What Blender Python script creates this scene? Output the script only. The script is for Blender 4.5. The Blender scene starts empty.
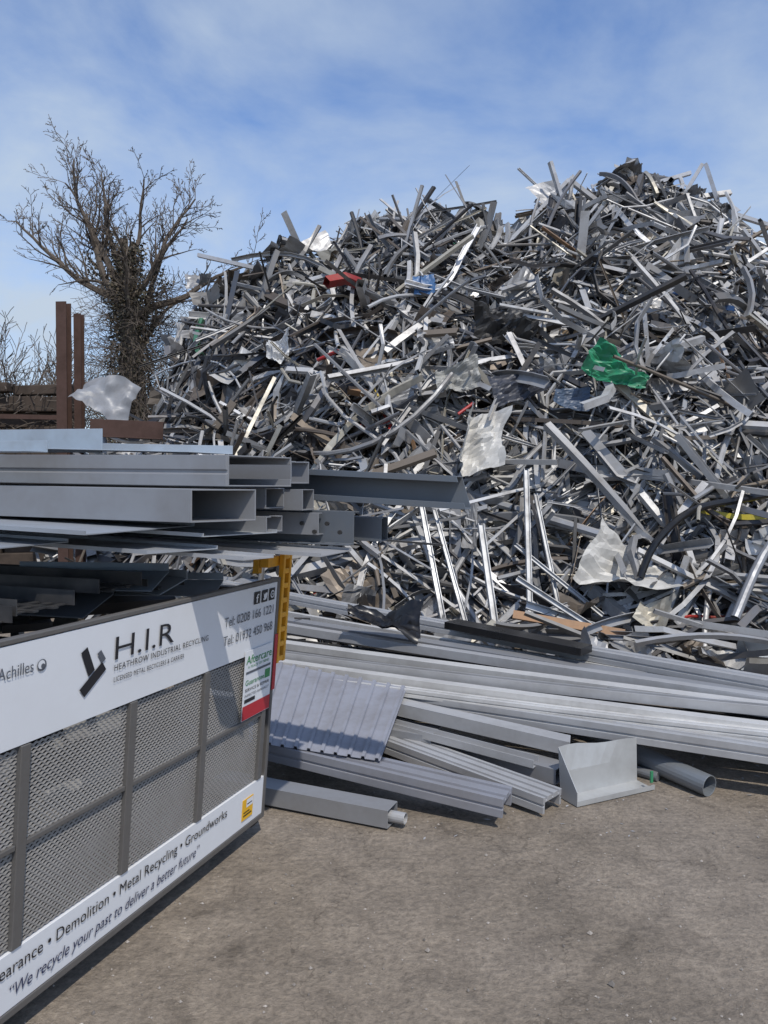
import bpy, math, random
from mathutils import Vector, Matrix, noise
random.seed(7)
R=random.random
def U(a,b): return a+(b-a)*R()
scene=bpy.context.scene
col=scene.collection

# ------------------------------------------------------------ materials
def new_mat(name):
    m=bpy.data.materials.new(name); m.use_nodes=True
    nt=m.node_tree; b=nt.nodes["Principled BSDF"]
    return m,nt,b
def N_(nt,t,**k):
    n=nt.nodes.new(t)
    for a,v in k.items(): setattr(n,a,v)
    return n
def metal_mat(name,color=None,metallic=0.6,r0=0.3,r1=0.55,dirt=0.45,scale=6.0,bump=0.15,dirtcol=(0.09,0.075,0.06,1)):
    m,nt,b=new_mat(name); L=nt.links
    tc=N_(nt,"ShaderNodeTexCoord")
    if color is None:
        at=N_(nt,"ShaderNodeAttribute"); at.attribute_name="tint"; src=at.outputs["Color"]
    else:
        rgb=N_(nt,"ShaderNodeRGB"); rgb.outputs[0].default_value=(*color,1); src=rgb.outputs[0]
    n1=N_(nt,"ShaderNodeTexNoise"); n1.inputs["Scale"].default_value=scale; n1.inputs["Detail"].default_value=4; n1.inputs["Roughness"].default_value=0.7
    L.new(tc.outputs["Object"],n1.inputs["Vector"])
    cr=N_(nt,"ShaderNodeValToRGB"); cr.color_ramp.elements[0].position=0.42; cr.color_ramp.elements[1].position=0.72
    cr.color_ramp.elements[0].color=(0,0,0,1); cr.color_ramp.elements[1].color=(dirt,dirt,dirt,1)
    L.new(n1.outputs["Fac"],cr.inputs["Fac"])
    mx=N_(nt,"ShaderNodeMixRGB"); L.new(cr.outputs["Color"],mx.inputs["Fac"]); L.new(src,mx.inputs["Color1"]); mx.inputs["Color2"].default_value=dirtcol
    L.new(mx.outputs["Color"],b.inputs["Base Color"])
    mr=N_(nt,"ShaderNodeMapRange"); mr.inputs["To Min"].default_value=r0; mr.inputs["To Max"].default_value=r1
    mr.inputs["From Min"].default_value=0.35; mr.inputs["From Max"].default_value=0.7
    L.new(n1.outputs["Fac"],mr.inputs["Value"]); L.new(mr.outputs["Result"],b.inputs["Roughness"])
    b.inputs["Metallic"].default_value=metallic
    if bump:
        bp=N_(nt,"ShaderNodeBump"); bp.inputs["Strength"].default_value=bump; bp.inputs["Distance"].default_value=0.01
        L.new(n1.outputs["Fac"],bp.inputs["Height"]); L.new(bp.outputs["Normal"],b.inputs["Normal"])
    return m
M_scrap=metal_mat("scrap_tinted",None,0.4,0.42,0.70,0.6,3.0,0.25,(0.14,0.12,0.10,1))
M_prof=metal_mat("profile_tinted",None,0.35,0.36,0.55,0.4,3.0,0.05,(0.17,0.155,0.14,1))
M_paint=metal_mat("painted_tinted",None,0.0,0.4,0.6,0.35,5.0,0.05)
M_black=metal_mat("black_plastic",(0.006,0.006,0.007),0.0,0.25,0.4,0.1,5.0,0.0)
M_rust=metal_mat("rust",(0.075,0.04,0.03),0.1,0.7,0.95,0.6,4.0,0.4,(0.035,0.02,0.015,1))
M_timber=metal_mat("timber",(0.06,0.042,0.03),0.0,0.8,0.95,0.8,4,0.6,(0.02,0.016,0.013,1))
M_frame=metal_mat("frame_grey",(0.15,0.145,0.14),0.3,0.4,0.6,0.35,7,0.1)
M_mesh=metal_mat("mesh_galv",(0.25,0.238,0.222),0.1,0.5,0.65,0.6,4,0.0,(0.15,0.135,0.12,1))
M_white=metal_mat("sign_white",(0.70,0.72,0.75),0.0,0.3,0.5,0.12,3,0.0,(0.38,0.35,0.31,1))
M_ink=metal_mat("ink_black",(0.012,0.012,0.016),0.0,0.4,0.6,0.0,6,0)
M_inkg=metal_mat("ink_grey",(0.09,0.10,0.12),0.0,0.4,0.6,0.0,6,0)
M_navy=metal_mat("ink_navy",(0.02,0.03,0.09),0.0,0.4,0.6,0.0,6,0)
M_green=metal_mat("ink_green",(0.03,0.22,0.07),0.0,0.4,0.6,0.0,6,0)
M_red=metal_mat("ink_red",(0.42,0.02,0.03),0.0,0.4,0.6,0.05,6,0)
M_yel=metal_mat("yellow_paint",(0.75,0.36,0.02),0.0,0.4,0.6,0.3,12,0.1)
M_orange=metal_mat("orange_print",(0.75,0.42,0.02),0.0,0.4,0.6,0.0,12,0)
M_rub=metal_mat("rubber",(0.018,0.018,0.018),0.0,0.6,0.8,0.3,8,0.2)
M_bark=metal_mat("bark",(0.11,0.088,0.07),0.0,0.85,0.95,0.5,3,0.5,(0.045,0.038,0.028,1))
M_ivy=metal_mat("ivy_leaf",None,0.0,0.6,0.85,0.3,3,0.0)

# ------------------------------------------------------------ geometry helpers
class Geo:
    def __init__(s): s.v=[]; s.f=[]; s.c=[]
    def add(s,vs,fs,c=(0.5,0.5,0.5)):
        o=len(s.v); s.v.extend([tuple(v) for v in vs]); s.f.extend([tuple(i+o for i in f) for f in fs])
        s.c.extend([c]*len(vs))
        return s
ORG={}
def mkobj(name,geo,mat,parent=None,label=None,category=None,group=None,kind=None,origin=None,smooth=False,bevel=0):
    if origin is None:
        xs=[v[0] for v in geo.v]; ys=[v[1] for v in geo.v]; zs=[v[2] for v in geo.v]
        origin=Vector(((min(xs)+max(xs))/2,(min(ys)+max(ys))/2,min(zs)))
    origin=Vector(origin)
    me=bpy.data.meshes.new(name)
    me.from_pydata([(v[0]-origin.x,v[1]-origin.y,v[2]-origin.z) for v in geo.v],[],geo.f)
    at=me.color_attributes.new("tint",'FLOAT_COLOR','POINT')
    flat=[]
    for c in geo.c: flat.extend((c[0],c[1],c[2],1.0))
    at.data.foreach_set("color",flat)
    me.materials.append(mat)
    if smooth: me.polygons.foreach_set("use_smooth",[True]*len(me.polygons))
    me.update()
    ob=bpy.data.objects.new(name,me); col.objects.link(ob)
    finish(ob,origin,parent,label,category,group,kind)
    if bevel:
        b=ob.modifiers.new("bevel",'BEVEL'); b.width=bevel; b.segments=2; b.limit_method='ANGLE'
    return ob
def finish(ob,origin,parent,label,category,group,kind):
    origin=Vector(origin); ORG[ob.name]=origin
    if parent: ob.parent=parent; ob.location=origin-ORG[parent.name]
    else: ob.location=origin
    if label: ob["label"]=label
    if category: ob["category"]=category
    if group: ob["group"]=group
    if kind: ob["kind"]=kind
def empty(name,loc,label=None,category=None,group=None,parent=None):
    ob=bpy.data.objects.new(name,None); ob.empty_display_size=0.2; col.objects.link(ob)
    finish(ob,loc,parent,label,category,group,None); return ob

def sec_L(w,h,t): return [(0,0),(w,0),(w,t),(t,t),(t,h),(0,h)]
def sec_U(w,h,t): return [(-w/2,h),(-w/2,0),(w/2,0),(w/2,h),(w/2-t,h),(w/2-t,t),(-w/2+t,t),(-w/2+t,h)]
def sec_box(w,h): return [(-w/2,0),(w/2,0),(w/2,h),(-w/2,h)]
def sec_Z(w,h,t): return [(0,0),(w,0),(w,t),(t,t),(t,h),(-w+t,h),(-w+t,h-t),(0,h-t)]
def sec_round(r,n=10): return [(r*math.cos(2*math.pi*i/n),r+r*math.sin(2*math.pi*i/n)) for i in range(n)]
def sec_ribbed(w,h,t,n=4):
    top=[(-w/2,0),(-w/2,h*.42),(-w/2+.009,h*.45),(-w/2+.009,h*.55),(-w/2,h*.58),(-w/2,h)]
    for i in range(n):
        a=-w/2+w*(i+0.32)/n; b=-w/2+w*(i+0.68)/n
        top+= [(a,h),(a+0.004,h-0.018),(b-0.004,h-0.018),(b,h)]
    top+=[(w/2,h),(w/2,h*.58),(w/2-.009,h*.55),(w/2-.009,h*.45),(w/2,h*.42),(w/2,0),(w/2-t-.01,0),(w/2-t-.01,h-t-0.02),(-w/2+t+.01,h-t-0.02),(-w/2+t+.01,0)]
    return top
def frames(path,up):
    n=len(path); out=[]
    for i in range(n):
        d=(path[min(i+1,n-1)]-path[max(i-1,0)]).normalized()
        s=d.cross(up)
        if s.length<1e-4: s=d.cross(Vector((1,0.1,0)))
        s.normalize(); u=s.cross(d).normalized()
        out.append((d,s,u))
    return out
def sweep(geo,path,sec,up=Vector((0,0,1)),c=(0.5,)*3,cap=True,roll=0.0,miter0=0.0,miter1=0.0,taper=None,vm1=0.0):
    n=len(sec); fr=frames(path,up); vs=[]
    cr,sr=math.cos(roll),math.sin(roll)
    for i,p in enumerate(path):
        d,s,u=fr[i]; k=taper[i] if taper else 1.0
        mit=miter0 if i==0 else (miter1 if i==len(path)-1 else 0)
        vm=vm1 if i==len(path)-1 else 0
        for a,b in sec:
            a2=(a*cr-b*sr)*k; b2=(a*sr+b*cr)*k
            vs.append(p+s*a2+u*b2+d*(mit*a2+vm*b2))
    fs=[]
    for i in range(len(path)-1):
        for j in range(n):
            k=(j+1)%n
            fs.append((i*n+j,i*n+k,(i+1)*n+k,(i+1)*n+j))
    if cap:
        fs.append(tuple(range(n-1,-1,-1))); m=(len(path)-1)*n; fs.append(tuple(range(m,m+n)))
    geo.add(vs,fs,c)
def hollow(geo,path,outer,inner,up=Vector((0,0,1)),c=(0.5,)*3,miter0=0,miter1=0):
    n=len(outer)
    fr=frames(path,up); vs=[]
    for i,p in enumerate(path):
        d,s,u=fr[i]; mit=miter0 if i==0 else (miter1 if i==len(path)-1 else 0)
        for a,b in outer: vs.append(p+s*a+u*b+d*mit*a)
        for a,b in inner: vs.append(p+s*a+u*b+d*mit*a)
    fs=[]
    for i in range(len(path)-1):
        o=i*2*n; q=(i+1)*2*n
        for j in range(n):
            k=(j+1)%n
            fs.append((o+j,o+k,q+k,q+j)); fs.append((o+n+k,o+n+j,q+n+j,q+n+k))
    for o in (0,(len(path)-1)*2*n):
        for j in range(n):
            k=(j+1)%n; fs.append((o+j,o+k,o+n+k,o+n+j))
    geo.add(vs,fs,c)
def box_in(w,h,t): return [(-w/2+t,t),(w/2-t,t),(w/2-t,h-t),(-w/2+t,h-t)]
def abox(geo,c0,ax,ay,az,c=(0.5,)*3):
    c0=Vector(c0); vs=[]
    for k in (0,1):
        for j in (0,1):
            for i in (0,1): vs.append(c0+ax*i+ay*j+az*k)
    geo.add(vs,[(0,2,3,1),(4,5,7,6),(0,1,5,4),(2,6,7,3),(0,4,6,2),(1,3,7,5)],c)
def crumple(geo,cen,ax,ay,w,h,amp,c,nu=7,nv=6,seed=0.0,fold=0.0,curl=0.0):
    ax=ax.normalized(); nrm=ax.cross(ay).normalized(); ay=nrm.cross(ax)
    vs=[]; k1=math.sin(seed*3.1); k2=math.cos(seed*5.3)
    for j in range(nv+1):
        for i in range(nu+1):
            u=i/nu-0.5; v=j/nv-0.5
            q=Vector((u*2.2+seed,v*2.2-seed,seed*1.7))
            z=noise.noise(q)*amp*.55+abs(noise.noise(q*2.3))*amp*0.6+fold*abs(u+0.5*k1*v+.2*k2)+fold*.5*abs(v*k2-u*.6+.15)+curl*(u*u)*4
            e=noise.noise(q*1.2+Vector((9,0,0)))*0.14
            vs.append(cen+ax*(u*w*(1+e)+k2*.15*v*w)+ay*(v*h*(1+e+k1*.4*u))+nrm*z)
    fs=[]
    for j in range(nv):
        for i in range(nu):
            a=j*(nu+1)+i; fs.append((a,a+1,a+nu+2,a+nu+1))
    geo.add(vs,fs,c)

# ------------------------------------------------------------ heap height field
TOP=[(-9,0.3),(-6,0.9),(-4.4,1.7),(-3.6,2.5),(-3.25,3.8),(-2.8,4.6),(-2.1,4.95),(-1.0,5.2),(-.6,5.5),(.1,5.75),(.6,5.95),(1.4,5.9),(2.0,5.55),(2.4,5.7),(2.8,6.15),(3.6,6.25),(4.6,6.2),(5.3,5.85),(5.8,5.2),(6.6,4.2),(8,2.6),(10,0.6),(12,0)]
def topx(x):
    if x<=TOP[0][0]: return 0
    for i in range(len(TOP)-1):
        if x<TOP[i+1][0]:
            a,b=TOP[i],TOP[i+1]; k=(x-a[0])/(b[0]-a[0]); return a[1]+(b[1]-a[1])*k
    return 0
RY=12.4
def H(x,y):
    toe=7.15+ (0.45*max(0,-x))+0.35*math.sin(x*1.3+0.5)
    if x>4: toe+= (x-4)*0.1
    xe=x*RY/max(min(y,RY),6.5) if x<0 else x
    if y<=toe: return 0.0
    if y<RY: s=((y-toe)/(RY-toe))**0.80
    else: s=max(0,1-((y-RY)/8.5)**2)
    t=topx(xe)*s; k=min(1,s*3)
    t+= noise.noise(Vector((x*0.7,y*0.7,3.1)))*0.55*k*(1.15-.6*s)+noise.noise(Vector((x*1.7,y*1.7,7.1)))*0.55*k*(1.1-.4*s)
    dx=(x+1.75)/1.25; dy=(y-10.1)/.9; q=dx*dx+dy*dy
    if q<1: t-=.85*(1-q)
    return max(0,t)
def Nrm(x,y):
    e=0.15
    n=Vector((H(x-e,y)-H(x+e,y),H(x,y-e)-H(x,y+e),2*e)); return n.normalized()
def P(x,y,o=0.0):
    n=Nrm(x,y); return Vector((x,y,H(x,y)))+n*o
def pocket_shade(x,y):  # share of dark piece colours, painting shade into the heap's pockets
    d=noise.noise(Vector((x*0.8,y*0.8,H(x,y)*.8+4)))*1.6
    if -3.6<x<-.3 and 8.8<y<11.4: d+=.8  # extra painted shade for the overhung left hollow
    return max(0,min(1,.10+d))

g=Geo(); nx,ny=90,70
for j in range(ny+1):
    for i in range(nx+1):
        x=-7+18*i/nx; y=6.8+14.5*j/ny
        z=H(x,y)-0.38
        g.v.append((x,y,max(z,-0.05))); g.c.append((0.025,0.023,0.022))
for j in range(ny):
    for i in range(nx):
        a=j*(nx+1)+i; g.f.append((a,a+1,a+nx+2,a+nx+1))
PAL=[((0.52,0.52,0.52),25),((0.42,0.42,0.42),27),((0.31,0.315,0.325),22),((0.66,0.65,0.63),6),((0.16,0.16,0.16),12),((0.045,0.045,0.047),8),
     ((0.20,0.165,0.13),6),((0.47,0.44,0.37),6),((0.42,0.035,0.03),0.2),((0.05,0.14,0.36),0.15),((0.5,0.36,0.05),0.1),((0.05,0.2,0.12),0.1),((0.3,0.18,0.1),.8)]
PW=sum(w for _,w in PAL)
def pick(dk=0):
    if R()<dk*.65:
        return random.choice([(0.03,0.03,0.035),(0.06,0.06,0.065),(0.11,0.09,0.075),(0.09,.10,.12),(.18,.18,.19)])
    r=R()*PW
    for c,w in PAL:
        r-=w
        if r<=0: break
    k=U(0.75,1.12); return tuple(min(0.8,q*k) for q in c)
def cname(c):
    m=max(c); mn=min(c)
    if m-mn>0.18:
        if c[0]==m and c[1]<0.2: return "red"
        if c[0]==m: return "yellow-brown"
        if c[2]==m: return "blue"
        return "green"
    if m>0.6: return "white"
    if m>0.34: return "silver"
    if m>0.16: return "grey"
    return "dark"
def rdir(n,lift):
    a=Vector((U(-1,1),U(-1,1),U(-1,1)))
    t=(a-n*a.dot(n)).normalized()
    return (t+n*random.gauss(0,lift)).normalized()
def barpath(c,d,L,bend,n,flat=None):
    side=d.cross(flat if flat else Vector((U(-1,1),U(-1,1),U(-1,1)))).normalized()
    pts=[]; kink=U(0.25,0.75); mode=R(); amp2=U(-.4,.4) if not flat else U(-.1,.1); s2=d.cross(side)
    for i in range(n+1):
        s=i/n-0.5
        if mode<0.5: off=bend*L*(0.25-s*s)
        elif mode<.8: off=-bend*L*abs(s+0.5-kink)
        else: off=bend*L*.3*math.sin(s*7+kink*6)
        pts.append(c+d*(s*L)+side*off+s2*(bend*L*amp2*s*s))
    return pts
def bar(geo,c,d,L,w,kind,color,bend,flat=None):
    n=1 if bend<0.02 else 8
    path=barpath(c,d,L,bend,n,flat)
    up=Vector((U(-1,1),U(-1,1),U(-1,1))).normalized()
    t=max(0.003,w*0.08)
    if kind=="channel": sweep(geo,path,sec_U(w,w*U(0.4,0.9),t),up,color)
    elif kind=="angle": sweep(geo,path,sec_L(w,w*U(0.5,1.0),t),up,color)
    elif kind=="tube": sweep(geo,path,sec_box(w,w*U(0.5,1.0)),up,color,cap=False)
    elif kind=="pipe": sweep(geo,path,sec_round(w*0.38,7),up,color,cap=False)
    else: sweep(geo,path,sec_box(w,0.004),up,color)
def sample(ymin=6.9,ymax=13.2):
    while True:
        x=U(-4.8,8.2); y=U(ymin,ymax)
        if H(x,y)>0.03:
            n=Nrm(x,y)
            if R()<min(1.0,0.35/max(n.z,0.2)): return x,y,n
KS=["channel","angle","tube","strip","pipe"]
for i in range(5600):
    x,y,n=sample(); big=R(); cr=y>11.3
    L=U(0.25,0.9) if big<0.45 or cr else U(0.9,2.3)
    w=U(0.018,0.05) if R()<0.70 else U(0.05,0.12)
    bar(g,P(x,y,U(-0.32,0.08)),rdir(n,0.15 if cr else .20),L,w,random.choice(KS),pick(pocket_shade(x,y)),0 if R()<0.35 else abs(random.gauss(0,0.42)))
for i in range(900):   # long bent lengths hugging the slope
    x,y,n=sample(7.0,11.6)
    bar(g,P(x,y,U(-.05,.14)),rdir(n,0.06),U(1.2,2.8),U(.025,.07),random.choice(KS),pick(pocket_shade(x,y)),U(.15,.9),n)
for i in range(1700):
    x,y,n=sample(); cr=y>11.3
    bar(g,P(x,y,U(-0.12,0.10)),rdir(n,0.06 if cr else .2),U(.4,.8) if cr else U(.4,1.5),U(.012,.026),random.choice(["strip","angle","pipe"]),pick(pocket_shade(x,y)),abs(random.gauss(.15,0.45)))
for i in range(2300):
    x,y,n=sample(); d=rdir(n,0.5)
    crumple(g,P(x,y,U(-0.30,0.05)),d,rdir(n,0.5),U(0.12,0.65),U(0.08,0.36),U(0.01,0.12),pick(pocket_shade(x,y)),4,4,seed=U(0,99),fold=U(0,0.3))
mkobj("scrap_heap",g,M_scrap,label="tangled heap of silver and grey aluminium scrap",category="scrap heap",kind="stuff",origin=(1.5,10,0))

NM={"channel":"aluminium_channel","angle":"angle_bar","tube":"metal_tube","strip":"metal_strip","pipe":"metal_pipe"}
GL="loose metal lengths on the scrap heap"; GS="crumpled sheets on the scrap heap"
for i in range(380):
    x,y,n=sample(7.0,12.4)
    k=random.choice(KS); c=pick(pocket_shade(x,y)*.6)
    b=0 if R()<0.3 else abs(random.gauss(0,0.5))
    gg=Geo(); L=U(0.8,2.6) if y<11.3 else U(.5,1.0)
    bar(gg,P(x,y,U(0.04,0.16)),rdir(n,0.10),L,U(0.03,0.09) if y<11.3 else U(.05,.1),k,c,b,n if R()<.6 else None)
    mkobj(NM[k],gg,M_scrap,label=f"{'bent' if b else 'straight'} {cname(c)} {NM[k].replace('_',' ')} lying on the scrap heap",category=NM[k].replace('_',' '),group=GL)
for i in range(110):
    x,y,n=sample(7.2,12.4); c=pick(pocket_shade(x,y)*.6)
    gg=Geo(); d=rdir(n,0.3)
    crumple(gg,P(x,y,U(0.0,0.10)),d,rdir(n,0.4),U(0.3,0.85),U(0.14,0.42),U(0.04,0.16),c,9,8,seed=U(0,99),fold=U(0,0.35))
    mkobj("crumpled_sheet",gg,M_scrap,label=f"crumpled {cname(c)} metal sheet caught in the scrap heap",category="metal sheet",group=GS)

def hero_sheet(name,x,y,w,h,c,amp,label,cat,off=0.22,ax=(1,0,0.2),fold=0.1,seed=1.0,ay=(0,0.5,1),mat=None,dz=0,res=16,curl=0,grp=None):
    gg=Geo(); crumple(gg,P(x,y,off)+Vector((0,0,dz)),Vector(ax),Vector(ay),w,h,amp,c,res,res,seed=seed,fold=fold,curl=curl)
    return mkobj(name,gg,mat or M_paint,label=label,category=cat,group=grp)
hero_sheet("green_sheet",2.68,8.6,0.68,0.32,(0.02,0.22,0.11),0.20,"crumpled bright green plastic sheet on the heap","plastic sheet",0.3,(1,-0.2,-0.55),0.2,3.3)
hero_sheet("blue_plate",0.42,10.2,0.28,0.30,(0.04,0.12,0.27),0.03,"small blue painted plate stuck in the heap","plate",0.25,(1,0,0.1),0.05,5)
hero_sheet("white_sheet",0.88,8.7,0.42,0.7,(0.56,0.55,0.52),0.25,"torn off-white metal sheet draped on the heap","metal sheet",0.3,(1,0.3,-0.3),0.4,8.2,curl=.12)
hero_sheet("aluminium_sheet",2.3,7.35,0.85,0.5,(0.50,0.49,0.46),0.16,"large bent pale aluminium sheet at the heap's foot","metal sheet",0.24,(1,-0.1,-0.45),0.3,11.7,(0,.9,.8))
hero_sheet("dark_sheet",1.55,8.95,0.65,0.36,(0.03,0.035,0.05),0.12,"glossy dark body panel lying on the heap","sheet",0.28,(1,0,0.25),0.15,14)
hero_sheet("black_netting",1.4,9.85,0.75,0.5,(0.03,0.03,0.03),0.35,"crumpled black netting tangled in the heap","netting",0.28,(1,0,0.05),0.1,18)
hero_sheet("brown_board",2.4,9.8,0.14,0.26,(0.36,0.25,0.14),0.01,"small brown board wedged in the heap","board",0.25,(0.4,0,1),0.0,21)
hero_sheet("white_bundle",-1.25,10.6,0.3,0.28,(0.68,0.69,0.70),0.2,"scrunched white metal foil bundle on the heap","foil bundle",0.3,(1,0,0.1),0.3,25)
hero_sheet("silver_sheet",-1.6,9.9,0.5,0.4,(0.50,0.53,0.57),0.12,"curled shiny silver sheet on the heap","metal sheet",0.25,(1,0,-0.2),0.3,28,mat=M_scrap,curl=.15)
hero_sheet("grey_sheet",0.9,9.1,0.5,0.30,(0.30,0.30,0.28),0.12,"flat dusty grey sheet resting on the heap","metal sheet",0.2,(1,0,0.2),0.25,31)
hero_sheet("blue_grey_sheet",2.05,8.8,0.4,0.25,(0.05,0.08,0.13),0.05,"dark blue grey sheet beside the green sheet","metal sheet",0.26,(1,0,-0.1),0.1,33)
hero_sheet("cream_board",-0.95,8.7,0.5,0.16,(0.48,0.45,0.40),0.01,"cream coloured flat board on the heap","board",0.25,(1,0,-0.1),0.0,35)
for k,(x,y,w,h) in enumerate([(-1.9,9.3,1.3,.20),(-1.3,9.7,1.2,.18),(-2.0,10.0,1.1,.2),(-1.0,10.3,1.2,.18),(-2.3,10.5,1.0,.2),(-1.6,10.8,1.3,.18)]):
    hero_sheet("dark_plate",x,y,w,h,(.05,.055,.065),.04,"long dark layered plate jutting from the heap","metal plate",.16,(1,0,U(-.12,.12)),.03,40+k,(0,1,.1),grp="dark plates layered in the heap")
def hero_bar(name,pts,sec,c,label,cat,mat=None,up=(0,0,1),cap=True,grp=None):
    gg=Geo(); pts=[Vector(p) for p in pts]; sm=[]
    for i in range(len(pts)-1):
        for k in range(4):
            t=k/4; p0=pts[max(i-1,0)];p1=pts[i];p2=pts[i+1];p3=pts[min(i+2,len(pts)-1)]
            sm.append(0.5*((2*p1)+(p2-p0)*t+(2*p0-5*p1+4*p2-p3)*t*t+(-p0+3*p1-3*p2+p3)*t*t*t))
    sm.append(pts[-1])
    sweep(gg,sm,sec,Vector(up),c,cap=cap)
    return mkobj(name,gg,mat or M_scrap,label=label,category=cat,group=grp)
hero_bar("metal_pipe",[(2.35,6.95,0.75),(2.5,7.0,1.05),(2.85,7.1,1.33),(3.4,7.3,1.43),(4.4,7.5,1.58)],sec_round(0.035,10),(0.02,0.02,0.023),"long dark bent pipe arching out of the heap","metal pipe",cap=False,mat=M_black)
hero_bar("metal_pipe",[(3.0,6.5,0.45),(3.35,6.75,0.95),(3.8,7.0,1.35)],sec_round(0.04,10),(0.25,0.26,0.28),"thick grey pipe leaning on the heap","metal pipe",cap=False)
hero_bar("yellow_strip",[(3.05,7.4,1.33),(3.45,7.35,1.27),(4.1,7.4,1.32)],sec_box(0.12,0.05),(0.50,0.42,0.05),"yellow painted strip lying across the heap","strip",mat=M_paint)
def onheap(l,o=0.3): return [P(x,y,o) for x,y in l]
hero_bar("aluminium_channel",onheap([(0.28,10.15),(0.7,10.4),(1.05,10.8),(1.3,11.3)]),sec_U(0.07,0.05,0.008),(0.75,0.75,0.75),"long curved white channel across the heap","channel",up=(0,-1,0.3))
hero_bar("red_tube",onheap([(-0.62,9.9),(-0.45,9.8)]),sec_round(0.025,8),(0.4,0.03,0.03),"short red tube in the heap","tube",mat=M_paint)
hero_bar("red_tube",onheap([(0.85,8.9),(1.05,8.95)],.2),sec_round(0.018,8),(0.4,0.03,0.03),"short red tube in the heap","tube",mat=M_paint)
GF="bright channels leaning at the heap's foot"
for (a,b,w) in [(((1.35,7.1,0.35)),((1.45,7.9,1.75)),.05),(((0.55,7.0,0.3)),((0.35,7.7,1.5)),.05),(((0.75,6.95,0.3)),((0.5,7.7,1.35)),.04),(((1.65,7.1,.3)),((1.55,7.9,1.5)),.04),(((1.0,6.9,.3)),((0.95,7.6,1.2)),.06),(((2.0,7.0,.4)),((1.3,7.6,1.0)),.04),(((2.1,6.9,.25)),((1.3,7.0,.5)),.07),((1.9,6.8,.3),(1.2,6.95,.75),.05)]:
    hero_bar("aluminium_channel",[a,b],sec_U(w,w*.7,.006),(0.46,0.47,0.48),"bright straight channel leaning against the heap's foot","channel",up=(0.2,-1,0.3),grp=GF)
for (a,b) in [((2.9,12.2,5.6),(2.55,12.1,6.6)),((2.6,12.2,5.9),(3.0,12.3,6.45)),((4.6,12.3,5.9),(5.0,12.2,6.6)),((5.0,12.2,6.6),(5.15,12.1,6.0)),((3.3,12.0,5.8),(4.0,12.3,6.5)),((3.5,12.3,6.1),(4.8,12.2,6.45)),((1.9,12.1,5.3),(2.9,12.2,6.35)),((5.2,12.0,5.8),(6.0,12.1,5.6)),((-0.7,12.2,5.3),(0.9,12.3,6.0)),((-1.9,12,4.9),(-2.9,12.1,5.15))]:
    hero_bar("aluminium_channel",[a,b],sec_U(0.075,0.055,.006),(0.45,0.46,0.48),"straight silver channel poking above the heap's crest","channel",grp="channels poking above the heap's crest")

# ------------------------------------------------------------ long lengths stacked on the ground
SIL=(0.46,0.465,0.475); BRT=(0.64,0.635,0.62); LAV=(0.31,0.32,0.36); GRY=(0.30,0.31,0.33); GAP_SHADE=(.07,.072,.078)  # last colour is darkened to paint shade in gaps between the lengths
def beam(name,a,b,sec,c,label,inner=None,up=(0,0,1),m0=0,m1=0,bev=0.0012,mat=None,sag=0.0,roll=0,cat="metal profile",grp="long metal profiles stacked on the ground"):
    gg=Geo(); a=Vector(a); b=Vector(b); n=8 if sag else 1
    path=[a+(b-a)*(i/n)-Vector((0,0,sag*4*(i/n)*(1-i/n))) for i in range(n+1)]
    if inner: hollow(gg,path,sec,inner,Vector(up),c,m0,m1)
    else: sweep(gg,path,sec,Vector(up),c,miter0=m0,miter1=m1,roll=roll)
    return mkobj(name,gg,mat or M_prof,label=label,category=cat,group=grp,bevel=bev)
def ext(a,b,k0,k1):
    a=Vector(a); b=Vector(b); d=b-a; return a-d*k0,b+d*k1
RB=sec_ribbed
A,B=ext((-.95,7.04,.55),(2.25,4.5,.40),.25,.35); beam("long_profile",A,B,RB(.13,.08,.01,1),SIL,"long ribbed silver profile across the stack's back",sag=.02)
A,B=ext((-.95,6.74,.47),(2.25,4.50,.36),.2,.35); beam("long_profile",A,B,sec_box(.045,.045),BRT,"slim bright length at the stack's back",sag=.02)
A,B=ext((-.85,6.38,.42),(2.2,4.36,.33),.25,.35); beam("long_profile",A,B,sec_box(.12,.075),GRY,"long grey box length in the stack")
A,B=ext((-.8,5.95,.48),(2.13,4.36,.36),.3,.3); beam("long_profile",A,B,sec_box(.075,.06),SIL,"long silver box length in the stack",sag=.02)
A,B=ext((-.80,5.80,.36),(2.1,4.16,.34),.3,.3); beam("long_profile",A,B,sec_U(.08,.05,.005),GRY,"long grey channel in the stack")
for i,(p0,p1,s,c,k,sg) in enumerate([((-.75,5.50,.44),(2.06,4.28,.35),sec_box(.085,.045),BRT,.20,.01),((-.75,5.28,.42),(2.06,4.16,.37),sec_U(.06,.055,.005),SIL,.24,.035),
      ((-.75,5.16,.38),(2.06,4.02,.30),sec_box(.09,.05),BRT,.14,.015),((-.62,4.98,.345),(2.06,3.95,.29),RB(.065,.05,.006,1),BRT,.10,.03)]):
    A,B=ext(p0,p1,k,.3); beam("long_profile",A,B,s,c,"long bright aluminium profile bundled with others",up=(0.10*((i%3)-1),0,1),sag=sg)
A,B=ext((-.15,4.86,.24),(2.0,3.86,.19),.05,.3); beam("long_profile",A,B,RB(.10,.085,.01,1),SIL,"wide ribbed silver profile at the stack's edge")
for a,b,w,z in [((-.9,6.2,.28),(2.3,4.6,.20),.14,.08),((-.9,5.75,.18),(2.3,4.5,.12),.14,.08),((-.9,5.55,.05),(2.3,4.6,.01),.16,.08),((-.9,6.9,.28),(2.3,4.9,.2),.2,.1),((-.9,5.25,.20),(2.3,4.15,.14),.10,.07)]:
    A,B=ext(a,b,.2,.3); beam("long_profile",A,B,sec_U(w,z,.006),GAP_SHADE,"wide channel under the stack, coloured dark as gap shade")
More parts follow.
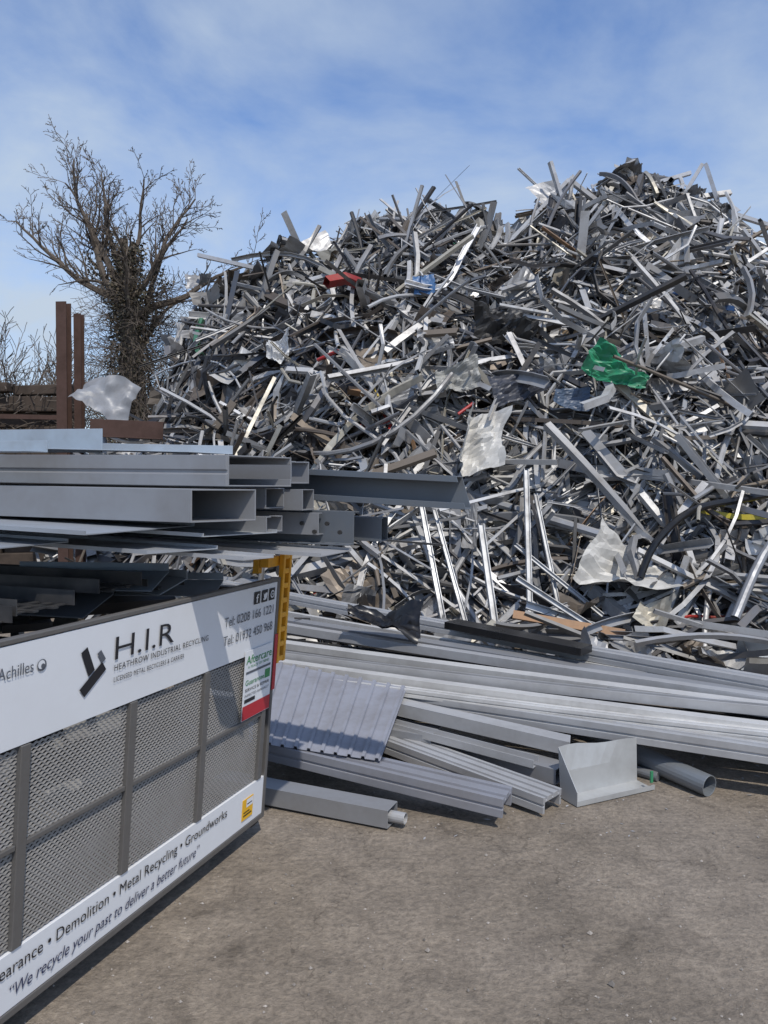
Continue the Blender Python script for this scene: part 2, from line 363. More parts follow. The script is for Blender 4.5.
beam("box_profile",(.0,4.66,.23),(1.0,4.10,.16),sec_box(.11,.075),SIL,"short silver box profile with an open cut end",inner=box_in(.11,.075,.004),m1=.25)
beam("box_profile",(-.1,4.80,.08),(0.93,3.98,.05),sec_box(.14,.08),GRY,"short grey box profile lying lower in the stack",inner=box_in(.14,.08,.004))
beam("box_profile",(.05,4.48,.17),(.80,4.00,.12),sec_U(.08,.045,.004),SIL,"short silver channel between the box profiles")
beam("metal_pipe",(.95,5.05,.08),(1.67,3.90,.0),sec_round(.056,20),(0.20,0.22,0.24),"long blue grey round pipe lying on the ground",inner=[(a*0.9,(b-.056)*0.9+.056) for a,b in sec_round(.056,20)],cat="metal pipe")
beam("metal_pipe",(1.05,4.55,.0),(1.48,4.10,.0),sec_round(.026,14),(0.20,0.21,0.22),"slim grey tube beside the larger pipe",cat="metal pipe")
beam("box_profile",(-.85,4.22,.16),(.58,3.58,.06),RB(.17,.09,.006,2),LAV,"ribbed lavender grey profile with a cut end")
beam("box_profile",(-.1,4.55,.08),(.82,3.70,.02),RB(.17,.08,.006,3),SIL,"ribbed silver profile lying on the ground")
beam("box_profile",(-.95,3.98,.02),(.04,3.56,.01),sec_box(.12,.085),GRY,"grey box profile lying flat on the ground",inner=box_in(.12,.085,.004))
beam("metal_pipe",(-.3,3.70,.025),(.10,3.53,.02),sec_round(.027,16),SIL,"small round tube sticking out of a box profile",inner=[(a*0.85,(b-.027)*0.85+.027) for a,b in sec_round(.027,16)],cat="metal pipe")
beam("flat_bar",(.50,5.72,.54),(1.33,5.02,.49),sec_box(.17,.05),(0.01,0.01,0.01),"matt black flat length on top of the stack",mat=M_black)
beam("box_profile",(-1.2,5.0,.16),(.3,4.4,.10),sec_box(.2,.08),GRY,"grey box profile beneath the ribbed panel")
gg=Geo()
p00=Vector((-.84,5.16,.42)); p10=Vector((.14,4.69,.35)); p01=Vector((-.80,4.06,.24)); p11=Vector((-.02,3.84,.205))
nr=11; prof=[(0.0,0),(0.62,0),(0.67,.013),(0.85,.013),(0.90,0)]
us=[]
for i in range(nr):
    for f,hh in prof: us.append(((i+f)/nr,hh))
us.append((1,0)); vs=[]
for v in (0,1):
    for u,hh in us:
        a=p00.lerp(p10,u); b=p01.lerp(p11,u); vs.append(a.lerp(b,v)+Vector((0,0,hh)))
n=len(us); fs=[(i,i+1,n+i+1,n+i) for i in range(n-1)]
gg.add(vs,fs,(0.25,0.26,0.30))
ob=mkobj("corrugated_sheet",gg,M_paint,label="matt blue grey corrugated cladding sheet on the stack",category="cladding sheet")
so=ob.modifiers.new("s",'SOLIDIFY'); so.thickness=.003
gg=Geo()
a=Vector((.96,3.76,.005)); b=Vector((1.42,3.98,.005)); d=(b-a); nrm=Vector((-d.y,d.x,0)).normalized()
vs=[]; m=5
for i in range(9):
    f=i/8; q=a+d*f
    hb=.255-.025*f+.006*math.sin(f*9)
    vs+= [q+Vector((0,0,.025)),q,q+nrm*.13+Vector((0,0,.003)),q+nrm*.135+Vector((0,0,.13)),q+nrm*(.15+.012*math.sin(f*5))+Vector((0,0,hb))]
fs=[(i*m+j,i*m+j+1,(i+1)*m+j+1,(i+1)*m+j) for i in range(8) for j in range(m-1)]
gg.add(vs,fs,(0.46,0.47,0.47))
gg.add([a,a+nrm*.13,vs[4],a+Vector((0,0,.07))],[(0,1,2,3)],(0.46,0.47,0.47))
ob=mkobj("folded_bracket",gg,M_prof,label="folded galvanised sheet bracket standing on the ground",category="metal bracket")
so=ob.modifiers.new("s",'SOLIDIFY'); so.thickness=.003
gg=Geo(); abox(gg,(1.39,3.95,.05),d.normalized()*.015,nrm*.01,Vector((0,0,.06)),(0.03,0.22,0.10)); mkobj("green_tag",gg,M_paint,label="small green tag stuck to the bracket",category="tag",bevel=.001)
gg=Geo(); crumple(gg,Vector((.02,5.62,.535)),Vector((1,-.40,-.06)),Vector((0.1,1,.55)),.56,.30,.20,(0.008,0.008,0.009),18,12,seed=41,fold=.14)
mkobj("black_plastic",gg,M_black,label="crumpled black plastic sheet on the stacked lengths",category="plastic sheet",smooth=True)
beam("channel_offcut",(2.95,6.35,.12),(3.25,6.3,.12),sec_U(.26,.22,.008),(0.4,0.43,0.46),"short wide channel offcut at the heap's foot",up=(0,-.7,1),grp=None)
for i in range(90):
    x=U(-.6,4.3); y=U(5.7,7.2)+(.5 if x<1 else 0); gg=Geo(); k=random.choice(KS)
    if x<2.2 and y<6.9-.6*x: y+=0.8
    c=pick(); z=U(.05,.4)
    if R()<.7: bar(gg,Vector((x,y,z)),Vector((U(-1,1),U(-1,1)*.6,U(-.15,.25))).normalized(),U(.4,1.4),U(.03,.085),k,c,0 if R()<.6 else .25)
    else:
        crumple(gg,Vector((x,y,z)),Vector((1,U(-1,1),U(-.3,.3))),Vector((0,.7,U(.3,1))),U(.2,.5),U(.15,.3),.08,c,8,7,seed=U(0,99),fold=.25); k=None
    if k: mkobj(NM[k],gg,M_scrap,label=f"{cname(c)} {NM[k].replace('_',' ')} lying at the heap's foot",category=NM[k].replace('_',' '),group=GL)
    else: mkobj("crumpled_sheet",gg,M_scrap,label=f"crumpled {cname(c)} metal sheet at the heap's foot",category="metal sheet",group=GS)

# ------------------------------------------------------------ truck (2.4 m wide bed, low hanging tailgate)
S=1.15; ZB=-.24      # model unit -> metres, and height of the model's datum
W=Vector((.359,.933,0)); NN=Vector((.933,-.359,0)); O=Vector((-.512,3.45,0))
UZ=Vector((0,0,1))
def TG(t,z,n=0.0): return O+(-W*t+NN*(n+.085*(z-.75))+UZ*z)*S+UZ*ZB
def TK(t,n,z): return O+(-W*t-NN*n+UZ*z)*S+UZ*ZB
def tgbox(geo,t0,t1,z0,z1,n0,n1,c=(.5,.5,.5)):
    vs=[TG(t,z,n) for z in (z0,z1) for n in (n0,n1) for t in (t0,t1)]
    geo.add(vs,[(0,2,3,1),(4,5,7,6),(0,1,5,4),(2,6,7,3),(0,4,6,2),(1,3,7,5)],c)
truck=empty("tipper_truck",(-2.4,3.4,0),"grey flatbed truck with mesh tailgate loaded with metal profiles","truck")
WID=2.1
g=Geo()
tgbox(g,0,.020,.285,1.243,-.03,.006); tgbox(g,WID-.022,WID,.285,1.243,-.03,.006)
tgbox(g,.021,WID-.023,1.229,1.243,-.02,.006); tgbox(g,.021,WID-.023,.285,.306,-.03,.006)
tail=mkobj("tailgate",g,M_frame,truck,label="grey framed mesh tailgate with sign boards",bevel=.003)
g=Geo(); tgbox(g,.022,WID-.024,.975,1.227,-.012,.004); mkobj("sign_board",g,M_white,tail,bevel=.001)
g=Geo(); tgbox(g,.022,WID-.024,.308,.458,-.012,.004); mkobj("slogan_board",g,M_white,tail,bevel=.001)
for t in (.05,.45,.825,1.22,1.62,2.02):
    g=Geo(); tgbox(g,t,t+.030,.460,.973,-.026,.008); mkobj("frame_bar",g,M_frame,tail,bevel=.002)
for a,b in [(.081,.45),(.481,.825),(.856,1.22),(1.251,1.62),(1.651,2.02)]:
    g=Geo(); tgbox(g,a+.001,b-.001,.715,.729,-.02,.006); mkobj("cross_bar",g,M_frame,tail,bevel=.002)
    g=Geo(); px,pz=.0185,.0092; nx=int((b-a)/px); px=(b-a)/nx
    nz=int(.514/pz)
    for j in range(nz):
        z=.461+pz*j+pz/2; ph=(j%2)
        vs=[]
        for i in range(2*nx+1):
            s=1 if (i+ph)%2 else -1
            tt=a+i*px/2; zz=z+s*pz*.27
            vs+=[TG(tt,zz-.0031,-.004),TG(tt,zz+.0031,-.0065)]
        g.add(vs,[(2*i,2*i+2,2*i+3,2*i+1) for i in range(2*nx)],(.3,.3,.3))
    mkobj("mesh_panel",g,M_mesh,tail)
def text_mesh(txt,shear=0,bold=0,sp=1):
    cu=bpy.data.curves.new("t",'FONT'); cu.body=txt; cu.size=1; cu.shear=shear; cu.offset=bold; cu.resolution_u=3; cu.space_character=sp
    ob=bpy.data.objects.new("t",cu); col.objects.link(ob)
    bpy.context.view_layer.update()
    me=bpy.data.meshes.new_from_object(ob.evaluated_get(bpy.context.evaluated_depsgraph_get()))
    bpy.data.objects.remove(ob); return me
def lettering(txt,tl,tr,z,cap,mat,shear=0,bold=0,n=.0075,name="lettering",sp=1):
    me=text_mesh(txt,shear,bold,sp)
    xs=[v.co.x for v in me.vertices]; x0,x1=min(xs),max(xs)
    sx=(tl-tr)/(x1-x0); sy=cap/.72
    g=Geo(); g.add([TG(tl-(v.co.x-x0)*sx,z+v.co.y*sy,n) for v in me.vertices],[tuple(p.vertices) for p in me.polygons],(.5,.5,.5))
    bpy.data.meshes.remove(me)
    mkobj(name,g,mat,tail)
def tgpoly(pts,mat,name,n=.0065):
    g=Geo(); g.add([TG(t,z,n) for t,z in pts],[tuple(range(len(pts)))]); mkobj(name,g,mat,tail)
def circ(cx,cz,r,n=14): return [(cx+r*math.cos(2*math.pi*k/n),cz+r*math.sin(2*math.pi*k/n)) for k in range(n)]
lettering("H.I.R",.935,.670,1.116,.068,M_ink,bold=-.004,sp=1.0)
lettering("HEATHROW INDUSTRIAL RECYCLING",.935,.48,1.085,.0185,M_ink,sp=1.1)
lettering("LICENSED METAL RECYCLERS & CARRIER",.935,.61,1.053,.015,M_ink,sp=1.1)
lettering("Achilles",1.33,1.225,1.150,.030,M_inkg)
tgpoly(circ(1.198,1.160,.015),M_inkg,"emblem")
tgpoly(circ(1.200,1.162,.011),M_white,"emblem",.0072)
tgpoly(circ(1.196,1.158,.006),M_inkg,"emblem",.0079)
tgpoly([(1.066,1.162),(1.044,1.174),(1.012,1.106),(1.034,1.092)],M_ink,"logo_mark",.0068)
tgpoly([(1.066,1.064),(1.046,1.040),(.968,1.098),(.985,1.122)],M_ink,"logo_mark",.0071)
tgpoly([(1.006,1.148),(.992,1.156),(.972,1.128),(.986,1.118)],M_inkg,"logo_mark",.0074)
lettering("Tel: 0208 166 1221",.385,.045,1.110,.034,M_inkg)
lettering("Tel: 01932 450 968",.385,.045,1.045,.034,M_inkg)
for k in range(3):
    t0=.195-.055*k
    tgpoly([(t0,1.162),(t0-.043,1.162),(t0-.043,1.208),(t0,1.208)],M_ink,"social_icon")
lettering("f",.184,.164,1.168,.032,M_white,bold=.01,n=.0085)
tgpoly([(.134,1.176),(.124,1.176),(.128,1.182),(.131,1.198),(.124,1.190),(.117,1.196),(.110,1.197),(.102,1.194),(.104,1.186),(.107,1.176),(.116,1.170),(.128,1.170)],M_white,"social_icon",.0085)
tgpoly(circ(.0635,1.185,.015),M_white,"social_icon",.0085); tgpoly(circ(.0635,1.185,.010),M_ink,"social_icon",.0092); tgpoly(circ(.0635,1.185,.004),M_white,"social_icon",.0099)
lettering("Clearance \u2022 Demolition \u2022 Metal Recycling \u2022 Groundworks",1.325,.285,.402,.034,M_ink)
lettering("\u201cWe recycle your past to deliver a better future\u201d",1.25,.45,.340,.034,M_navy,shear=.25)
lettering("Site",1.46,1.36,.402,.034,M_ink)
g=Geo(); tgbox(g,.035,.235,.735,.995,.0085,.0105); mkobj("sticker",g,M_white,tail,label="white safety sticker with red band")
tgpoly([(.235,.737),(.036,.737),(.036,.790),(.235,.790)],M_red,"sticker_band",.0118)
lettering("Aftercare",.228,.042,.945,.032,M_green,bold=.004,n=.012)
lettering("A PEACE OF MIND",.215,.06,.928,.010,M_green,n=.012)
tgpoly([(.225,.908),(.047,.908),(.047,.917),(.225,.917)],M_inkg,"sticker_stripe",.0118)
lettering("Guarantee",.225,.09,.866,.020,M_green,bold=.004,n=.012)
tgpoly([(.085,.864),(.047,.864),(.047,.898),(.085,.898)],M_green,"sticker_stripe",.0118)
lettering("SERVICE & REPAIR",.225,.05,.842,.012,M_ink,n=.012)
lettering("INSPECTED ANNUALLY",.225,.05,.822,.010,M_inkg,n=.012)
tgpoly([(.225,.800),(.15,.800),(.15,.814),(.225,.814)],M_ink,"sticker_stripe",.0118)
g=Geo(); tgbox(g,-.005,.018,.80,1.02,.0065,.009); mkobj("edge_strip",g,M_red,tail)
g=Geo(); tgbox(g,.10,.175,.335,.415,.005,.007); mkobj("warning_tag",g,M_orange,tail)
tgpoly([(.150,.380),(.103,.380),(.103,.411),(.150,.411)],M_white,"tag_band",.0078)
tgpoly([(.145,.390),(.110,.390),(.110,.394),(.145,.394)],M_ink,"tag_line",.0082)
tgpoly([(.168,.350),(.110,.350),(.110,.355),(.168,.355)],M_ink,"tag_line",.0082)
tgpoly([(.168,.362),(.125,.362),(.125,.366),(.168,.366)],M_ink,"tag_line",.0082)
g=Geo()
tgbox(g,-.072,-.056,.90,1.345,-.01,.012); tgbox(g,-.022,-.006,.90,1.345,-.01,.012)
for k in range(8): tgbox(g,-.0555,-.0225,.905+.058*k,.925+.058*k,-.009,.011)
tgbox(g,-.02,.075,1.285,1.325,-.05,-.012);tgbox(g,.05,.075,1.26,1.36,-.08,-.052); tgbox(g,-.005,.07,1.335,1.36,-.05,-.012)
mkobj("corner_bracket",g,M_yel,truck,label="yellow steel corner bracket with cut-outs",bevel=.003)
g=Geo(); tgbox(g,-.03,.03,.24,.36,-.06,-.032); mkobj("bumper_end",g,M_rub,truck,bevel=.01)
g=Geo(); tgbox(g,.12,WID,.42,.48,-.60,-.52); mkobj("rear_bumper",g,M_frame,truck,bevel=.005)
BL=3.6
def tkbox(geo,t0,t1,n0,n1,z0,z1,c=(.5,.5,.5)):
    vs=[TK(t,n,z) for z in (z0,z1) for n in (n0,n1) for t in (t0,t1)]
    geo.add(vs,[(0,2,3,1),(4,5,7,6),(0,1,5,4),(2,6,7,3),(0,4,6,2),(1,3,7,5)],c)
g=Geo(); tkbox(g,0,WID,.1,BL,.52,.57); tkbox(g,.5,.6,.6,BL+.8,.40,.519); tkbox(g,1.5,1.6,.6,BL+.8,.40,.519); mkobj("truck_deck",g,M_frame,truck,bevel=.004)
for t0 in (.0,WID-.04):
    g=Geo(); tkbox(g,t0,t0+.04,.1,BL,.571,.75)
    for k in range(7): tkbox(g,t0+.003,t0+.037,.1+k*.58,.15+k*.58,.751,1.15)
    tkbox(g,t0,t0+.04,.1,BL,1.151,1.2)
    mkobj("side_board",g,M_frame,truck,bevel=.003)
g=Geo(); tkbox(g,0,WID,BL+.01,BL+.05,.50,1.3); mkobj("headboard",g,M_frame,truck,bevel=.004)
for t0 in (.02,WID-.25):
    c=TK(t0,1.3,.5); c.z=.30; g=Geo(); pr=[(.10,0),(.18,0),(.20,.02),(.28,.01),(.30,.04),(.30,.19),(.28,.22),(.20,.21),(.18,.18),(.10,.20)]
    nn=28; vs=[]
    for i in range(nn):
        a=2*math.pi*i/nn
        for r,w in pr: vs.append(c-W*w+NN*(r*math.cos(a))+Vector((0,0,r*math.sin(a))))
    m=len(pr); fs=[(i*m+j,i*m+j+1,((i+1)%nn)*m+j+1,((i+1)%nn)*m+j) for i in range(nn) for j in range(m-1)]
    g.add(vs,fs); mkobj("wheel",g,M_rub,truck,smooth=True)
g=Geo()
for i in range(520):
    t=U(.08,WID-.1); n=U(.14,3.3); z=.60+U(0,.56)
    d=Vector((U(-1,1),U(-1,1),U(-.25,.25))).normalized()
    L=U(.2,.8); c=TK(t,n,z)
    L=min(L,1.8*min(t,n,WID-t))
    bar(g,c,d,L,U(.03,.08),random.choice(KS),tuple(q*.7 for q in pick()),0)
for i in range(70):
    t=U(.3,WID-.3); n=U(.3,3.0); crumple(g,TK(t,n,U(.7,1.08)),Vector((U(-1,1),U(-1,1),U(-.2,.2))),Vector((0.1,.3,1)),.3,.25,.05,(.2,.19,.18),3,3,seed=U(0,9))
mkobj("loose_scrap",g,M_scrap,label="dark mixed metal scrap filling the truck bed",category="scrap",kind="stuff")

def sc(sec): return [(a*S,b*S) for a,b in sec]
def load(name,t,nout,L,w,h,z,sec,c,label,inner=None,m1=0,dz=0,yaw=0,bev=.0012,cat="metal profile",mat=None,roll=0,vm=0):
    e=TK(t,-nout,z); dirv=(NN+W*yaw).normalized(); s=e-dirv*L*S+UZ*dz*S
    gg=Geo()
    if inner: hollow(gg,[s,e],sc(sec),sc(inner),UZ,c,0,m1)
    else: sweep(gg,[s,e],sc(sec),UZ,c,miter1=m1,roll=roll,vm1=vm)
    return mkobj(name,gg,mat or M_prof,label=label,category=cat,group="metal profiles loaded on the truck",bevel=bev)
LG=(0.27,0.28,0.30); DG=(.13,.15,.175)
def bx(w,h,t=.006): return dict(sec=sec_box(w,h),inner=box_in(w,h,t))
def lipped(w,h,t,l):
    return [(-w/2,0),(w/2,0),(w/2,h),(w/2-l,h),(w/2-l,h-t),(w/2-t,h-t),(w/2-t,t),(-w/2+t,t),(-w/2+t,h-t),(-w/2+l,h-t),(-w/2+l,h),(-w/2,h)]
def sidelip(w,h,t,l):
    return [(-w/2,0),(w/2,0),(w/2,h*.38),(w/2-.006,h*.42),(w/2-.006,h*.5),(w/2,h*.54),(w/2,h),(-w/2,h),(-w/2,h-l),(-w/2+t,h-l),(-w/2+t,h-t),(w/2-.012,h-t),(w/2-.012,t),(-w/2+t,t),(-w/2+t,l),(-w/2,l)]
def cface(w,h,t,l):
    # C section whose lipped mouth faces the +side (towards the truck's near side)
    return [(-w/2,0),(w/2,0),(w/2,l),(w/2-t,l),(w/2-t,t),(-w/2+t,t),(-w/2+t,h-t),(w/2-t,h-t),(w/2-t,h-l),(w/2,h-l),(w/2,h),(-w/2,h)]
load("lipped_channel",.42,.20,3.4,.25,.1,1.595,sidelip(.25,.10,.004,.025),LG,"grey lipped channel with open mitred end",m1=-.40,dz=.05)
load("box_profile",.60,.18,3.4,.24,.1,1.487,c=LG,label="grey box profile with chamfered open end",m1=-.42,**bx(.22,.10,.004),dz=.045)
load("lipped_channel",.17,.22,3.4,.13,.1,1.605,lipped(.11,.08,.005,.03),LG,"small grey lipped channel on the load",m1=-.15,dz=.04)
load("box_profile",.30,.19,3.4,.14,.1,1.520,c=LG,label="small open grey profile in the load",m1=-.1,**bx(.11,.07,.0035),dz=.05)
load("box_profile",.165,.25,3.4,.12,.1,1.51,c=LG,label="small open grey profile in the load",**bx(.09,.075,.0035),dz=.03)
load("lipped_channel",.10,.28,3.4,.10,.1,1.420,lipped(.09,.08,.004,.03),LG,"small lipped channel low in the load",dz=.05)
load("lipped_channel",.34,.21,3.4,.10,.1,1.440,lipped(.11,.055,.004,.03),LG,"flat lipped channel low in the load",dz=.04)
load("steel_purlin",.01,.80,3.8,.08,.1,1.515,cface(.08,.115,.004,.022),DG,"deep galvanised steel purlin with a cut end",dz=.19,vm=-.35)
load("steel_purlin",.10,.40,3.6,.08,.1,1.385,sec_Z(.05,.12,.005),DG,"galvanised steel purlin with bolts",dz=.06)
load("steel_purlin",-.05,.46,3.6,.08,.1,1.390,lipped(.07,.09,.005,.02),DG,"galvanised steel purlin with open end",dz=.05)
for k in range(4):
    c=TK(.152,-(.37-.05*k),1.425+.03*(k%2)); gg=Geo(); sweep(gg,[c,c-W*.012],sec_round(.009,8),UZ,(.02,.02,.02)); mkobj("bolt",gg,M_rub,label="small dark bolt through a purlin on the load",category="bolt",group="bolts on the purlins")
for k,(t,no,z,w,c) in enumerate([(.75,.0,1.465,.5,(.34,.37,.41)),(.5,.18,1.44,.3,(.42,.45,.48)),(.25,.40,1.365,.25,(.44,.45,.47)),(.7,.1,1.40,.25,(.38,.41,.45)),(1.0,-.2,1.43,.3,(.32,.35,.39)),(.6,.3,1.375,.12,(.44,.45,.47))]):
    load("flat_sheet",t,no,3.4,w,.02,z,sec_U(w,.012,.003),c,"long thin folded blue grey flashing under the load",dz=.10,m1=-.3*(k%2),bev=0)
load("flat_sheet",.45,-.42,3.0,.02,.1,1.715,sec_box(.006,.085),(.38,.44,.50),"pale blue flashing lying on top of the load",dz=.05)
load("flat_sheet",.36,.06,3.2,.02,.1,1.705,sec_L(.16,.030,.003),(.42,.47,.52),"thin pale flashing sloping across the top of the load",dz=.11,m1=-.4)
load("flat_sheet",.62,-.5,3.0,.02,.1,1.71,sec_L(.1,.04,.004),(.38,.44,.50),"pale angled flashing lying on top of the load",dz=.04)
for (t,n,z,c,L,rot) in [(.72,.98,1.275,(.02,.022,.026),1.7,.02),(.98,.98,1.255,(.03,.033,.038),1.7,-.03),(1.24,.98,1.24,(.02,.022,.026),1.7,0.02),(.45,.95,1.245,(.04,.045,.05),1.6,0.0)]:
    gg=Geo(); dv=(NN+W*rot).normalized()*S; s=TK(t,n,z)-dv*L*.5
    sv=dv.cross(UZ)
    for o in (-.10,.10):
        abox(gg,s+sv*o,dv*L,sv*.004,UZ*.05,c)
    k=0
    while k*.05<L-.03:
        abox(gg,s+dv*(k*.05)-sv*.095,dv*.022,sv*.194,UZ*.004,c); k+=1
    for o in (-.04,.03): abox(gg,s+sv*o,dv*L,sv*.018,UZ*.006,c)
    mkobj("cable_tray",gg,M_prof,label="dark perforated cable tray lying in the truck bed",category="cable tray",group="cable trays in the truck bed")
for (t,n,z,w,h,c,rt) in [(.50,.42,1.30,.55,.16,(.22,.27,.33),.25),(.33,.34,1.27,.45,.14,(.34,.38,.43),-.2),(.62,.50,1.24,.5,.18,(.14,.16,.19),.1),(.22,.3,1.24,.4,.14,(.26,.30,.35),.3)]:
    gg=Geo(); dv=(NN+W*rt).normalized()*S; sv=dv.cross(UZ); s=TK(t,n,z)-dv*w*.5
    abox(gg,s,dv*w,(sv*.9+Vector((0,0,-.35)))*h,Vector((0,0,.004)),c); abox(gg,s+Vector((0,0,.005)),dv*w,sv*.004,Vector((0,0,.03)),c)
    mkobj("metal_sheet",gg,M_prof,label="folded blue grey sheet offcut in the truck bed",category="metal sheet",group="sheet offcuts in the truck bed")

# ------------------------------------------------------------ wall, posts, bits behind the truck
gg=Geo()
for k in range(14):
    z=k*.218; x=-13.2
    while x<-4.6:
        l=U(1.2,2.6); l=min(l,-4.3-x)
        abox(gg,(x+.01,10.6+U(-.09,.09),z),Vector((l-.02,U(-.04,.04),U(-.04,.04))),Vector((0,.22,0)),Vector((0,0,.205 if k<13 else U(.12,.22)))); x+=l
mkobj("sleeper_wall",gg,M_timber,label="rough dark brown timber sleeper wall beside the heap",category="wall",bevel=.012)
# dead bramble stems straggling over the wall
gg=Geo()
for i in range(260):
    x=U(-8.5,-4.0); a=Vector((x,10.75,U(2.2,2.9))); pts=[a]; d=Vector((U(-1,1),U(-.5,.1),U(.2,1))).normalized()
    for k in range(6):
        d=(d+Vector((random.gauss(0,.3),random.gauss(0,.2)-.05,random.gauss(-.18,.2)))).normalized(); pts.append(pts[-1]+d*U(.06,.14))
    sweep(gg,pts,[(math.cos(q*2.094),math.sin(q*2.094)) for q in range(3)],Vector((.3,.2,1)),(.5,)*3,cap=False,taper=[.007]*7)
mkobj("dead_bramble",gg,M_bark,label="straggling dead brown stems over the sleeper wall",category="bramble")
gg=Geo(); sweep(gg,[Vector((-11.5,10.3,2.62)),Vector((-4.2,10.2,2.46))],sec_box(.05,.06),c=(.5,)*3); mkobj("rusty_rail",gg,M_rust,label="rusty steel rail along the sleeper wall",category="rail")
gg=Geo(); sweep(gg,[Vector((-3.28,8.6,2.14)),Vector((-2.45,8.55,2.10))],sec_Z(.10,.20,.012),c=(.5,)*3); mkobj("rusty_beam",gg,M_rust,label="low rusty steel beam lying behind the truck",category="beam",bevel=.003)
def hbeam(x,y,h,w,lab):
    gg=Geo(); t=.014; s=w/2
    sec=[(-s,-s),(s,-s),(s,-s+t),(t/2,-s+t),(t/2,s-t),(s,s-t),(s,s),(-s,s),(-s,s-t),(-t/2,s-t),(-t/2,-s+t),(-s,-s+t)]
    sweep(gg,[Vector((x,y,0)),Vector((x+.02,y,h))],sec,Vector((0.1,1,0)),(.5,)*3); mkobj("steel_post",gg,M_rust,label=lab,category="post",group="rusty steel posts by the wall")
hbeam(-3.78,9.1,3.74,.125,"tall rusty steel H-section post"); hbeam(-3.70,9.35,3.66,.09,"rusty steel H-section post beside a taller one")
gg=Geo(); crumple(gg,Vector((-3.22,8.9,2.60)),Vector((1,0,-.3)),Vector((0,.7,1)),.66,.5,.18,(.24,.25,.27),16,14,seed=51.3,fold=.3,curl=-.25)
mkobj("grey_cover",gg,M_paint,label="pale grey sheet draped beside the rusty posts",category="sheet",smooth=True)
for i in range(70):
    gg=Geo(); x=U(-3.5,-1.6); y=U(8.7,9.8); k=random.choice(KS); c=pick(.3)
    bar(gg,Vector((x,y,U(1.4,2.4)*min(1,(x+5.2)/2))),Vector((U(-1,1),U(-.5,.5),U(-.3,.3))).normalized(),U(.3,1.0),U(.03,.07),k,c,0 if R()<.6 else .3)
    mkobj(NM[k],gg,M_scrap,label=f"{cname(c)} {NM[k].replace('_',' ')} piled behind the truck",category=NM[k].replace('_',' '),group=GL)

# ------------------------------------------------------------ tree and shrubs
def sec_c(n): return [(math.cos(2*math.pi*i/n),math.sin(2*math.pi*i/n)) for i in range(n)]
def grow(geo,p,d,L,r,lev,maxlev,grav=0.0,seglen=.35,spread=.75,mingeo=.008,kl=(.26,.46),wob=.15):
    n=max(3,int(L/seglen)); pts=[p.copy()]; rad=[r]
    dd=d.normalized(); kids=[]; d0=dd.copy()
    for i in range(n):
        dd=(dd*.85+d0*.15+Vector((random.gauss(0,wob),random.gauss(0,wob),random.gauss(0,wob*.9)+grav))).normalized()
        pts.append(pts[-1]+dd*(L/n)); k=(i+1)/n; rad.append(max(mingeo,r*(1-.78*k)))
        if lev<maxlev and k>.22:
            for _ in range(2 if R()<.5 else 1): kids.append((pts[-1].copy(),dd.copy(),k,rad[-1]))
    sides=6 if r>.06 else (4 if r>.025 else 3)
    sweep(geo,pts,sec_c(sides),Vector((.1,.3,1)) if abs(dd.z)<.9 else Vector((1,.1,0)),(.5,)*3,cap=False,taper=rad)
    for q,dq,k,rr in kids:
        side=dq.cross(Vector((U(-1,1),U(-1,1),U(-1,1)))).normalized()
        nd=(dq*(1-spread*.4)+side*spread+Vector((0,0,.16))).normalized()
        grow(geo,q,nd,L*U(*kl)*(1.15-.5*k),rr*.5,lev+1,maxlev,grav,seglen*.75,spread,mingeo,kl,wob)
TX,TY=-7.75,24.0
tree=empty("ivy_covered_tree",(TX,TY,0),"bare spreading tree with ivy covered trunk behind the wall","tree")
gt=Geo()
trunk=[Vector((TX,TY,-.1)),Vector((TX+.05,TY,2)),Vector((TX-.05,TY,4.5)),Vector((TX-.1,TY,6.5)),Vector((TX-.15,TY,8.2)),Vector((TX-.3,TY,9.2))]
sweep(gt,trunk,sec_c(10),Vector((1,0,0)),(.5,)*3,cap=False,taper=[.5,.45,.40,.30,.17,.08])
gc=Geo()
limbs=[((-.1,6.8),(-3.1,0.3,4.9),.13),((-.1,6.8),(-3.0,-.5,4.0),.12),((-.12,7.2),(-2.0,.5,4.7),.12),((-.2,7.8),(-.9,0,4.1),.10),((-.2,7.8),(.3,.5,3.8),.10),((-.1,7.2),(1.3,-.3,4.3),.11),((-.05,6.6),(2.4,.3,4.3),.13),((-.02,6.2),(2.8,-.4,4.1),.11),((0,5.6),(1.9,1,3.6),.09),((0,6.0),(.8,-1.3,4.0),.09),((-.1,6.2),(-1.3,-1.3,4.2),.09),((0,5.8),(-1.7,.6,3.0),.07),((0,4.6),(1.3,-.5,2.5),.06)]
for (dx,z),v,r in limbs:
    v=Vector(v); d=v.normalized()
    grow(gc,Vector((TX+dx,TY,z)),d+Vector((0,0,.02)),v.length*.86,r,0,3,grav=.010,seglen=.36,spread=.68,mingeo=.009)
mkobj("trunk",gt,M_bark,tree,smooth=True)
mkobj("crown",gc,M_bark,tree)
gi=Geo()
